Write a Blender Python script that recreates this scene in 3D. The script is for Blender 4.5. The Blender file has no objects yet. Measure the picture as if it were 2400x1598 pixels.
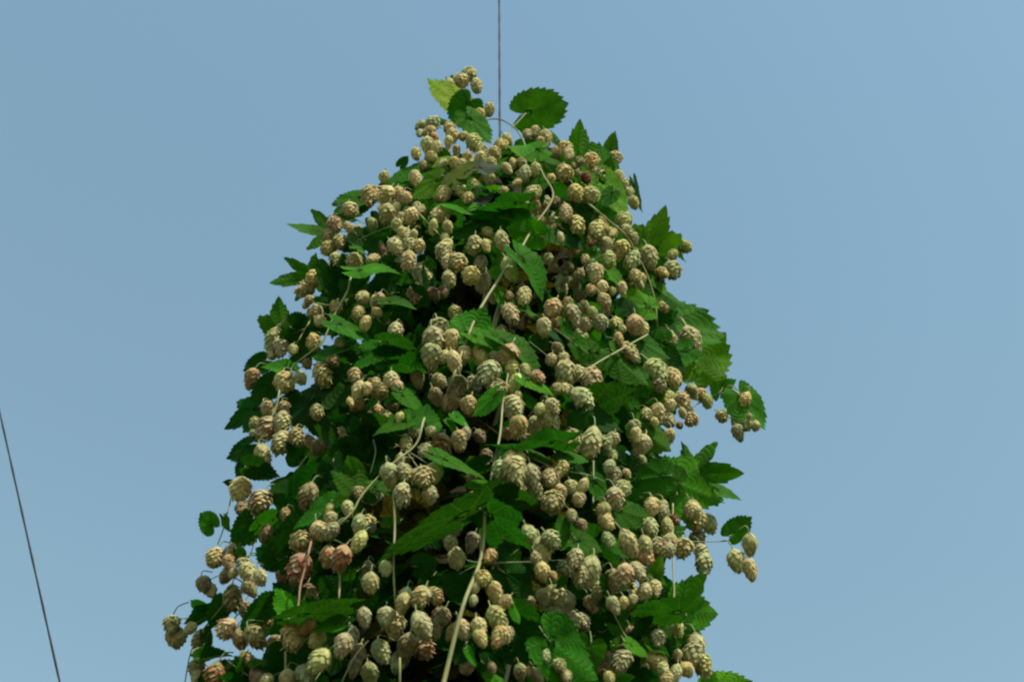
import bpy, math, random
import numpy as np
from mathutils import Vector, Matrix

random.seed(7)
rng = np.random.default_rng(7)
R = math.radians
sc = bpy.context.scene
COL = sc.collection

# ------------------------------------------------------------------ camera
PITCH = R(55.0)
CAM = Vector((0, 0, 1.6))
F = 50.0 / 36.0 * 2400.0
D = 1.8                                   # distance of the climbing wire from the camera
FWD = Vector((0, math.cos(PITCH), math.sin(PITCH)))
UPV = Vector((0, -math.sin(PITCH), math.cos(PITCH)))
RGT = Vector((1, 0, 0))
SUN_AZ, SUN_EL = R(148), R(46)
SUN = Vector((math.sin(SUN_AZ) * math.cos(SUN_EL), math.cos(SUN_AZ) * math.cos(SUN_EL), math.sin(SUN_EL)))

cd = bpy.data.cameras.new("camera")
cam = bpy.data.objects.new("camera", cd)
COL.objects.link(cam)
cam.location = CAM
cam.rotation_euler = (math.pi / 2 + PITCH, 0, 0)
cd.lens, cd.sensor_width = 50, 36
cd.clip_start, cd.clip_end = 0.05, 3000
cd.dof.use_dof = True
cd.dof.focus_distance = 2.6
cd.dof.aperture_fstop = 8.0
sc.camera = cam


def ray(px, py):
    return FWD + RGT * ((px - 1200) / F) + UPV * ((799 - py) / F)


def on_plane(px, py, Y):
    d = ray(px, py)
    return CAM + d * (Y / d.y)


# ---------------------------------------------------------- body of the plant
SIL = [(268, 1085, 1255), (290, 1010, 1400), (330, 985, 1440), (400, 905, 1468), (450, 850, 1485), (550, 760, 1555), (700, 690, 1600),
       (850, 625, 1640), (1000, 590, 1610), (1150, 560, 1640), (1300, 520, 1630), (1450, 470, 1640), (1598, 440, 1680)]
BZ, BR, BX = [], [], []
for y, a, b in SIL[::-1]:
    p, q = on_plane(a, y, D), on_plane(b, y, D)
    BZ.append(p.z); BR.append((q.x - p.x) / 2); BX.append((q.x + p.x) / 2)
ZTOP = BZ[-1] + 0.04
BZ.append(ZTOP); BR.append(0.0); BX.append(BX[-1])
BZ.insert(0, 1.1); BR.insert(0, 0.2); BX.insert(0, BX[0])


def body(z):
    return float(np.interp(z, BZ, BR)), float(np.interp(z, BZ, BX))


def surf(px, py, off=0.0):
    """The point of the plant's outer surface seen at this direction; off > 0 is deeper inside."""
    d = ray(px, py)
    best, bs = 1e9, 2.5
    s = 0.9
    while s < 4.6:
        p = CAM + d * s
        r, cx = body(p.z)
        if p.z < ZTOP:
            v = math.hypot(p.x - cx, p.y - D) - r
        else:
            v = math.hypot(p.x - cx, p.y - D) + (p.z - ZTOP) * 1.2
        if v < best:
            best, bs = v, s
        if v < 0:
            break
        s += 0.008
    if best >= 0:
        off = min(off, 0.03)
    s = bs + off
    return CAM + d * s, s


# openings between the outer sprays where one looks into the inside of the plant: direction and width
HOLLOW = [(1000, 640, 90), (1060, 740, 100), (900, 900, 70), (880, 1100, 80), (1180, 790, 60), (1080, 1060, 90), (950, 1050, 70), (840, 1330, 80),
          (1130, 1250, 90), (1000, 1240, 60), (960, 1520, 90), (1385, 1480, 100), (1335, 690, 70), (1240, 1500, 60), (760, 1010, 80), (1180, 650, 50),
          (860, 800, 60), (1280, 1250, 60), (720, 1330, 60), (1120, 420, 45), (1180, 960, 50), (1060, 1420, 50), (880, 640, 45)]


def hollow(px, py):
    return max(0.0, max(1.15 - math.hypot(px - a, py - b) / c for a, b, c in HOLLOW))


def project(p):
    d = p - CAM
    k = d.dot(FWD)
    return 1200 + d.x / k * F, 799 - d.dot(UPV) / k * F


# ---------------------------------------------------------------- mesh helper
class Geo:
    def __init__(s):
        s.v, s.l, s.n, s.c, s.uv, s.nv = [], [], [], [], [], 0

    def add(s, v, loops, counts, col, uv):
        s.v.append(v); s.l.append(loops + s.nv); s.n.append(counts); s.c.append(col); s.uv.append(uv)
        s.nv += len(v)

    def build(s, name, mat, parent=None, matrix=None):
        me = bpy.data.meshes.new(name)
        v = np.concatenate(s.v).astype(np.float32)
        l = np.concatenate(s.l).astype(np.int32)
        n = np.concatenate(s.n).astype(np.int32)
        c = np.concatenate(s.c).astype(np.float32)
        uv = np.concatenate(s.uv).astype(np.float32)
        me.vertices.add(len(v)); me.vertices.foreach_set("co", v.ravel())
        me.loops.add(len(l)); me.loops.foreach_set("vertex_index", l)
        st = np.concatenate([[0], np.cumsum(n)[:-1]]).astype(np.int32)
        me.polygons.add(len(n)); me.polygons.foreach_set("loop_start", st)
        me.polygons.foreach_set("use_smooth", np.ones(len(n), dtype=bool))
        me.update(calc_edges=True)
        ca = me.color_attributes.new("tone", 'FLOAT_COLOR', 'POINT')
        ca.data.foreach_set("color", np.hstack([c, np.ones((len(c), 1), np.float32)]).ravel())
        ul = me.uv_layers.new(name="leaf_uv")
        ul.data.foreach_set("uv", uv[l].ravel())
        me.materials.append(mat)
        ob = bpy.data.objects.new(name, me)
        COL.objects.link(ob)
        if parent is not None:
            ob.parent = parent
        if matrix is not None:
            ob.matrix_local = matrix
        return ob


def grid_faces(nu, nv, base=0, closed=False):
    out = []
    for j in range(nv - 1):
        for i in range(nu if closed else nu - 1):
            a = base + j * nu + i
            b = base + j * nu + (i + 1) % nu
            out += [a, b, b + nu, a + nu]
    return out


def xform(v, M):
    A = np.array(M)
    return v @ A[:3, :3].T + A[:3, 3]


# ------------------------------------------------------------------ materials
def new_mat(name):
    m = bpy.data.materials.new(name); m.use_nodes = True
    nt = m.node_tree; nt.nodes.clear()
    return m, nt.nodes, nt.links


def leaf_material():
    m, N, L = new_mat("hop_leaf_green")
    out = N.new('ShaderNodeOutputMaterial')
    att = N.new('ShaderNodeAttribute'); att.attribute_name = "tone"
    uv = N.new('ShaderNodeUVMap'); uv.uv_map = "leaf_uv"
    sep = N.new('ShaderNodeSeparateXYZ'); L.new(uv.outputs[0], sep.inputs[0])

    def math_(op, a, b=None, clamp=False):
        n = N.new('ShaderNodeMath'); n.operation = op; n.use_clamp = clamp
        for k, x in enumerate((a, b)):
            if x is None: continue
            if isinstance(x, (int, float)): n.inputs[k].default_value = x
            else: L.new(x, n.inputs[k])
        return n.outputs[0]
    X, Y = sep.outputs[0], sep.outputs[1]
    ang = math_('ARCTAN2', Y, X)
    rad = math_('SQRT', math_('ADD', math_('MULTIPLY', X, X), math_('MULTIPLY', Y, Y)))
    s = math_('ABSOLUTE', math_('SINE', math_('MULTIPLY', ang, 4.5)))
    dist = math_('MULTIPLY', s, rad)
    main = math_('SUBTRACT', 1.0, math_('MULTIPLY', dist, 22.0), True)
    # side veins: herringbone off each main vein
    ph = math_('SUBTRACT', math_('MULTIPLY', rad, 52.0), math_('MULTIPLY', s, 7.0))
    side = math_('POWER', math_('ADD', math_('MULTIPLY', math_('SINE', ph), 0.5), 0.5), 6.0)
    side = math_('MULTIPLY', side, 0.28)
    vein = math_('MAXIMUM', main, side)
    noise = N.new('ShaderNodeTexNoise'); noise.inputs['Scale'].default_value = 35
    noise.inputs['Detail'].default_value = 4
    geo = N.new('ShaderNodeNewGeometry')
    L.new(geo.outputs['Position'], noise.inputs['Vector'])
    mr = N.new('ShaderNodeMapRange'); mr.inputs[1].default_value = 0.3; mr.inputs[2].default_value = 0.7
    mr.inputs[3].default_value = 0.72; mr.inputs[4].default_value = 1.3
    L.new(noise.outputs[0], mr.inputs[0])
    mul = N.new('ShaderNodeMix'); mul.data_type = 'RGBA'; mul.blend_type = 'MULTIPLY'; mul.inputs[0].default_value = 1
    L.new(att.outputs['Color'], mul.inputs[6]); L.new(mr.outputs[0], mul.inputs[7])
    vm = N.new('ShaderNodeMix'); vm.data_type = 'RGBA'
    L.new(math_('MULTIPLY', vein, 0.62), vm.inputs[0]); L.new(mul.outputs[2], vm.inputs[6])
    vm.inputs[7].default_value = (0.06, 0.17, 0.02, 1)
    # brown specks
    n2 = N.new('ShaderNodeTexNoise'); n2.inputs['Scale'].default_value = 90
    L.new(geo.outputs['Position'], n2.inputs['Vector'])
    sp = N.new('ShaderNodeMapRange'); sp.inputs[1].default_value = 0.69; sp.inputs[2].default_value = 0.75
    sp.inputs[3].default_value = 0; sp.inputs[4].default_value = 0.6
    L.new(n2.outputs[0], sp.inputs[0])
    bm = N.new('ShaderNodeMix'); bm.data_type = 'RGBA'
    L.new(sp.outputs[0], bm.inputs[0]); L.new(vm.outputs[2], bm.inputs[6]); bm.inputs[7].default_value = (0.12, 0.07, 0.02, 1)
    bump = N.new('ShaderNodeBump'); bump.inputs['Strength'].default_value = 0.9; bump.inputs['Distance'].default_value = 0.003
    bump.invert = True
    L.new(math_('ADD', vein, math_('MULTIPLY', noise.outputs[0], 0.6)), bump.inputs['Height'])
    p = N.new('ShaderNodeBsdfPrincipled')
    L.new(bm.outputs[2], p.inputs['Base Color']); p.inputs['Roughness'].default_value = 0.62
    p.inputs['Specular IOR Level'].default_value = 0.06
    L.new(bump.outputs[0], p.inputs['Normal'])
    t = N.new('ShaderNodeBsdfTranslucent')
    tc = N.new('ShaderNodeMix'); tc.data_type = 'RGBA'; tc.blend_type = 'MULTIPLY'; tc.inputs[0].default_value = 1
    L.new(bm.outputs[2], tc.inputs[6]); tc.inputs[7].default_value = (1.5, 1.6, 0.5, 1)
    L.new(tc.outputs[2], t.inputs[0])
    mx = N.new('ShaderNodeMixShader'); mx.inputs[0].default_value = 0.36
    L.new(p.outputs[0], mx.inputs[1]); L.new(t.outputs[0], mx.inputs[2]); L.new(mx.outputs[0], out.inputs[0])
    return m


def cone_material():
    m, N, L = new_mat("hop_cone_bracts")
    out = N.new('ShaderNodeOutputMaterial')
    att = N.new('ShaderNodeAttribute'); att.attribute_name = "tone"
    geo = N.new('ShaderNodeNewGeometry')
    noise = N.new('ShaderNodeTexNoise'); noise.inputs['Scale'].default_value = 130; noise.inputs['Detail'].default_value = 3
    L.new(geo.outputs['Position'], noise.inputs['Vector'])
    mr = N.new('ShaderNodeMapRange'); mr.inputs[1].default_value = 0.3; mr.inputs[2].default_value = 0.7
    mr.inputs[3].default_value = 0.8; mr.inputs[4].default_value = 1.12
    L.new(noise.outputs[0], mr.inputs[0])
    mul = N.new('ShaderNodeMix'); mul.data_type = 'RGBA'; mul.blend_type = 'MULTIPLY'; mul.inputs[0].default_value = 1
    L.new(att.outputs['Color'], mul.inputs[6]); L.new(mr.outputs[0], mul.inputs[7])
    p = N.new('ShaderNodeBsdfPrincipled'); p.inputs['Roughness'].default_value = 0.75
    p.inputs['Specular IOR Level'].default_value = 0.2
    L.new(mul.outputs[2], p.inputs['Base Color'])
    bump = N.new('ShaderNodeBump'); bump.inputs['Strength'].default_value = 0.35; bump.inputs['Distance'].default_value = 0.001
    L.new(noise.outputs[0], bump.inputs['Height']); L.new(bump.outputs[0], p.inputs['Normal'])
    t = N.new('ShaderNodeBsdfTranslucent'); L.new(mul.outputs[2], t.inputs[0])
    mx = N.new('ShaderNodeMixShader'); mx.inputs[0].default_value = 0.30
    L.new(p.outputs[0], mx.inputs[1]); L.new(t.outputs[0], mx.inputs[2]); L.new(mx.outputs[0], out.inputs[0])
    return m


def stem_material():
    m, N, L = new_mat("hop_stem")
    out = N.new('ShaderNodeOutputMaterial')
    att = N.new('ShaderNodeAttribute'); att.attribute_name = "tone"
    geo = N.new('ShaderNodeNewGeometry')
    noise = N.new('ShaderNodeTexNoise'); noise.inputs['Scale'].default_value = 45; noise.inputs['Detail'].default_value = 5
    L.new(geo.outputs['Position'], noise.inputs['Vector'])
    mr = N.new('ShaderNodeMapRange'); mr.inputs[3].default_value = 0.55; mr.inputs[4].default_value = 1.35
    L.new(noise.outputs[0], mr.inputs[0])
    mul = N.new('ShaderNodeMix'); mul.data_type = 'RGBA'; mul.blend_type = 'MULTIPLY'; mul.inputs[0].default_value = 1
    L.new(att.outputs['Color'], mul.inputs[6]); L.new(mr.outputs[0], mul.inputs[7])
    p = N.new('ShaderNodeBsdfPrincipled'); p.inputs['Roughness'].default_value = 0.6
    L.new(mul.outputs[2], p.inputs['Base Color'])
    bump = N.new('ShaderNodeBump'); bump.inputs['Strength'].default_value = 0.5; bump.inputs['Distance'].default_value = 0.001
    L.new(noise.outputs[0], bump.inputs['Height']); L.new(bump.outputs[0], p.inputs['Normal'])
    L.new(p.outputs[0], out.inputs[0])
    return m


def wire_material():
    m, N, L = new_mat("galvanised_wire")
    out = N.new('ShaderNodeOutputMaterial')
    noise = N.new('ShaderNodeTexNoise'); noise.inputs['Scale'].default_value = 60
    geo = N.new('ShaderNodeNewGeometry'); L.new(geo.outputs['Position'], noise.inputs['Vector'])
    cr = N.new('ShaderNodeValToRGB')
    cr.color_ramp.elements[0].color = (0.007, 0.008, 0.01, 1); cr.color_ramp.elements[1].color = (0.018, 0.017, 0.016, 1)
    L.new(noise.outputs[0], cr.inputs[0])
    p = N.new('ShaderNodeBsdfPrincipled'); p.inputs['Roughness'].default_value = 0.6; p.inputs['Specular IOR Level'].default_value = 0.2
    L.new(cr.outputs[0], p.inputs['Base Color']); L.new(p.outputs[0], out.inputs[0])
    return m


def ground_material():
    m, N, L = new_mat("field_soil_and_grass")
    out = N.new('ShaderNodeOutputMaterial')
    geo = N.new('ShaderNodeNewGeometry')
    a = N.new('ShaderNodeTexNoise'); a.inputs['Scale'].default_value = 1.3; a.inputs['Detail'].default_value = 9
    L.new(geo.outputs['Position'], a.inputs['Vector'])
    cr = N.new('ShaderNodeValToRGB')
    cr.color_ramp.elements[0].position = 0.4; cr.color_ramp.elements[0].color = (0.022, 0.042, 0.012, 1)
    cr.color_ramp.elements[1].position = 0.62; cr.color_ramp.elements[1].color = (0.07, 0.052, 0.03, 1)
    L.new(a.outputs[0], cr.inputs[0])
    p = N.new('ShaderNodeBsdfPrincipled'); p.inputs['Roughness'].default_value = 0.95
    b = N.new('ShaderNodeBump'); b.inputs['Distance'].default_value = 0.05; L.new(a.outputs[0], b.inputs['Height'])
    L.new(b.outputs[0], p.inputs['Normal'])
    L.new(cr.outputs[0], p.inputs['Base Color']); L.new(p.outputs[0], out.inputs[0])
    return m


M_LEAF, M_CONE, M_STEM, M_WIRE, M_GROUND = leaf_material(), cone_material(), stem_material(), wire_material(), ground_material()

# ----------------------------------------------------------------- hop cones
# tones: c cream, g greenish, p pink tipped, r rusty, R dark red, b brown, o orange
CT = {
    'c': ((0.74, 0.69, 0.34), (0.52, 0.55, 0.22), (0.55, 0.30, 0.16), 0.08),
    'g': ((0.59, 0.59, 0.32), (0.42, 0.47, 0.20), (0.48, 0.32, 0.16), 0.05),
    'p': ((0.74, 0.66, 0.34), (0.52, 0.53, 0.22), (0.62, 0.32, 0.17), 0.18),
    'r': ((0.66, 0.56, 0.33), (0.50, 0.48, 0.24), (0.54, 0.22, 0.11), 0.33),
    'R': ((0.46, 0.35, 0.20), (0.42, 0.34, 0.18), (0.36, 0.09, 0.05), 0.6),
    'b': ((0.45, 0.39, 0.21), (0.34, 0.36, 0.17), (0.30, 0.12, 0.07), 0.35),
    'o': ((0.66, 0.52, 0.26), (0.52, 0.48, 0.22), (0.60, 0.22, 0.08), 0.25),
}


def cone_template(seed, tone, nb=46, nu=5, nv=4):
    """Hop cone, width 1, hanging along -Z from its stalk at the origin: overlapping papery bracts in a spiral."""
    r = random.Random(seed)
    H = r.uniform(1.35, 1.85)
    blunt = r.uniform(0.5, 0.95)
    skew = r.uniform(0.62, 1.0)
    open_ = r.choice([0.03, 0.045, 0.055, 0.075, 0.11]) + (0.06 if tone in 'rR' else 0)
    bend = r.uniform(-0.12, 0.12)
    lopx, lopy = r.uniform(0.82, 1.1), r.uniform(0.85, 1.08)

    def rho(t):
        t = min(max(t, 0.0), 1.0)
        return 0.5 * max(math.sin(math.pi * min(1, 0.04 + 0.96 * t ** skew)), 0) ** blunt
    base, green, tip, tipp = [Vector(x) if not isinstance(x, float) else x for x in CT[tone]]
    V, C, Fc, Cn = [], [], [], []
    # core
    nc, rc = 10, 7
    for j in range(rc):
        t = j / (rc - 1)
        for i in range(nc):
            a = 2 * math.pi * i / nc
            q = rho(t) * 0.88
            V.append((q * math.cos(a) * lopx + bend * t * t, q * math.sin(a) * lopy, -H * t)); C.append(tuple(green * 0.9))
    f = grid_faces(nc, rc, 0, True); Fc += f; Cn += [4] * (len(f) // 4)
    for i in range(nb):
        k = i / nb
        t0 = -0.02 + 0.80 * k ** 0.95
        az = i * 2.39996 + r.uniform(-0.18, 0.18)
        ln = r.uniform(0.22, 0.29) * (1 - 0.15 * k)
        hw0 = r.uniform(0.52, 0.72) + 0.25 * max(0, k - 0.6) + 0.3 * max(0, 0.15 - k)
        lift = open_ * r.uniform(0.4, 1.6)
        curl = r.uniform(-0.03, 0.05)
        rag = r.uniform(0.0, 0.22)
        brown = r.random() < tipp
        shade = r.uniform(0.78, 1.12)
        g = r.uniform(0.0, 0.55)
        b0 = len(V)
        for j in range(nv):
            v = j / (nv - 1)
            wv = hw0 * (0.55 + 0.9 * v - 1.28 * v ** 3.2)
            for q in range(nu):
                u = -1 + 2 * q / (nu - 1)
                t = t0 + ln * v * (1 - 0.10 * u * u) + 0.02 * rag * math.sin(9 * u + i)
                a = az + u * wv
                rr = rho(min(t, 0.985)) * (0.93 + 0.05 * math.sin(math.pi * min(v * 1.1, 1))) + 0.045 * v * (1 - u * u) \
                    + lift * v * v + curl * (v > 0.8) + rag * 0.12 * v * math.sin(5 * u + i * 1.7)
                rr += 0.05 * (1 - k * 0.5) * (0.3 + v)
                V.append((rr * math.cos(a) * lopx + bend * t * t, rr * math.sin(a) * lopy, -H * t - 0.5 * lift * v * v))
                c = base.lerp(green, max(0, min(1, g * (1.15 - v)))) * shade
                c = c * (1.0 - 0.10 * (abs(u) < 0.1))
                if brown:
                    c = c.lerp(tip, max(0, min(1, (v * 1.3 - 0.45 + 0.25 * abs(u)))))
                elif v > 0.9:
                    c = c * 1.05
                C.append(tuple(c))
        f = grid_faces(nu, nv, b0); Fc += f; Cn += [4] * (len(f) // 4)
    # bent little stalk collar
    V = np.array(V); C = np.array(C)
    return V, np.array(Fc), np.array(Cn), C, np.zeros((len(V), 2)), H


TPL = {}
for tn in CT:
    n = 14 if tn in 'cgp' else 6
    TPL[tn] = [cone_template(hash((ord(tn), i)) % 99991 + i, tn) for i in range(n)]
LOW = [cone_template(500 + i, 'cgbc'[i % 4], nb=26, nu=4, nv=4) for i in range(6)]


def basis(x, y, z, loc, s=1.0):
    M = Matrix.Identity(4)
    for i in range(3):
        M[i][0], M[i][1], M[i][2], M[i][3] = x[i] * s, y[i] * s, z[i] * s, loc[i]
    return M


def tube(pts, radii, n=7, col=(0.3, 0.3, 0.15)):
    """Smooth tube through points -> arrays."""
    P = [Vector(p) for p in pts]
    # Catmull-Rom refine
    Q, Rr = [], []
    for i in range(len(P) - 1):
        p0, p1, p2, p3 = P[max(i - 1, 0)], P[i], P[i + 1], P[min(i + 2, len(P) - 1)]
        steps = 6 if len(P) > 2 else 2
        for k in range(steps):
            t = k / steps
            Q.append(0.5 * ((2 * p1) + (p2 - p0) * t + (2 * p0 - 5 * p1 + 4 * p2 - p3) * t * t + (3 * p1 - p0 - 3 * p2 + p3) * t ** 3))
            Rr.append(radii[i] * (1 - t) + radii[i + 1] * t)
    Q.append(P[-1]); Rr.append(radii[-1])
    V = []
    ref = Vector((0.3, 0.2, 0.9)).normalized()
    for i, q in enumerate(Q):
        d = (Q[min(i + 1, len(Q) - 1)] - Q[max(i - 1, 0)])
        if d.length < 1e-9: d = Vector((0, 0, 1))
        d.normalize()
        a = d.cross(ref)
        if a.length < 0.05: a = d.cross(Vector((1, 0, 0)))
        a.normalize(); b = d.cross(a)
        for k in range(n):
            th = 2 * math.pi * k / n
            V.append(q + (a * math.cos(th) + b * math.sin(th)) * Rr[i])
    V = np.array([tuple(v) for v in V])
    f = grid_faces(n, len(Q), 0, True)
    caps = list(range(n))[::-1] + [(len(Q) - 1) * n + k for k in range(n)]
    return V, np.array(f + caps), np.array([4] * (len(f) // 4) + [n, n]), np.tile(np.array(col), (len(V), 1)), np.zeros((len(V), 2))


# ---------------------------------------------------------------- hop leaves
def interp_deg(tab, a):
    return float(np.interp(a, [t[0] for t in tab], [t[1] for t in tab]))


SHAPE = {
    'o': [(0, 1.0), (12, .985), (25, .95), (45, .89), (70, .80), (95, .71), (120, .60), (140, .50), (152, .38), (162, .22), (170, .08), (180, .03)],
    'h': [(0, 1.0), (5, .98), (14, .92), (25, .85), (45, .75), (70, .655), (95, .60), (120, .54), (140, .47), (152, .36), (162, .2), (170, .08), (180, .03)],
    '3': [(0, 1.0), (6, .95), (15, .82), (27, .66), (33, .60), (40, .66), (50, .79), (57, .86), (64, .76), (76, .64), (92, .53), (115, .52), (140, .47),
          (152, .36), (162, .2), (170, .08), (180, .03)],
    '5': [(0, 1.0), (6, .93), (16, .74), (26, .50), (32, .40), (40, .56), (49, .82), (54, .92), (60, .74), (70, .46), (82, .34), (90, .4), (102, .62),
          (108, .68), (115, .56), (132, .42), (150, .32), (160, .18), (170, .07), (180, .03)],
}


def leaf_template(shape, seed, M=130, K=7, teeth=15):
    r = random.Random(seed)
    tab = SHAPE[shape]
    cup = r.uniform(-0.22, 0.22)
    droop = r.uniform(0.03, 0.32)
    wav = r.uniform(0.015, 0.05); wp = r.uniform(0, 6.28); wn = r.choice([3, 4, 5])
    fold = r.uniform(-0.1, 0.25)
    tw = r.uniform(-0.25, 0.25)
    asym = r.uniform(-0.06, 0.06)
    V, U = [(0, 0, 0)], [(0, 0)]
    for k in range(1, K + 1):
        q = k / K
        for i in range(M):
            a = -180 + 360 * i / M
            rr = interp_deg(tab, abs(a)) * (1 + asym * (1 if a > 0 else -1) * math.sin(math.radians(abs(a))))
            saw = (abs(a) / 180 * teeth) % 1.0
            rr *= 1 + (0.12 * (0.5 - saw)) * (abs(a) < 165) * q ** 3
            x = rr * q * math.cos(math.radians(a)); y = rr * q * math.sin(math.radians(a))
            U.append((x, y))
            d = math.hypot(x, y)
            z = -droop * x * abs(x) * 0.8 + cup * y * y - fold * (-abs(y)) * 0.55 + wav * math.sin(wn * math.radians(a) + wp) * d * 2 * q
            z += -0.03 * abs(math.sin(math.radians(a) * 4.5)) * d * -1.0
            z += tw * x * y
            V.append((x, y, z))
    V = np.array(V, float)
    # widths: rescale so that length from base = 1, natural width w0
    f, n = [], []
    for i in range(M):
        f += [0, 1 + i, 1 + (i + 1) % M]; n.append(3)
    for k in range(K - 1):
        for i in range(M):
            a = 1 + k * M + i; b = 1 + k * M + (i + 1) % M
            f += [a, b, b + M, a + M]; n.append(4)
    return V, np.array(f), np.array(n), np.array(U, float), float(V[:, 1].max() - V[:, 1].min())


LT = {s: [leaf_template(s, 40 + 13 * i + ord(s)) for i in range(8)] for s in SHAPE}
LLOW = [leaf_template(['h', '3', 'h'][i % 3], 900 + i, M=44, K=3, teeth=9) for i in range(9)]
# leaf tones (l and w brightened as if sunlit, d darkened as if shaded)
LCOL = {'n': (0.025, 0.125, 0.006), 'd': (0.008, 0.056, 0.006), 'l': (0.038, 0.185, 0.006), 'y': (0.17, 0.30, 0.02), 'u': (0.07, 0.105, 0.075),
        'w': (0.050, 0.190, 0.007)}

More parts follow.
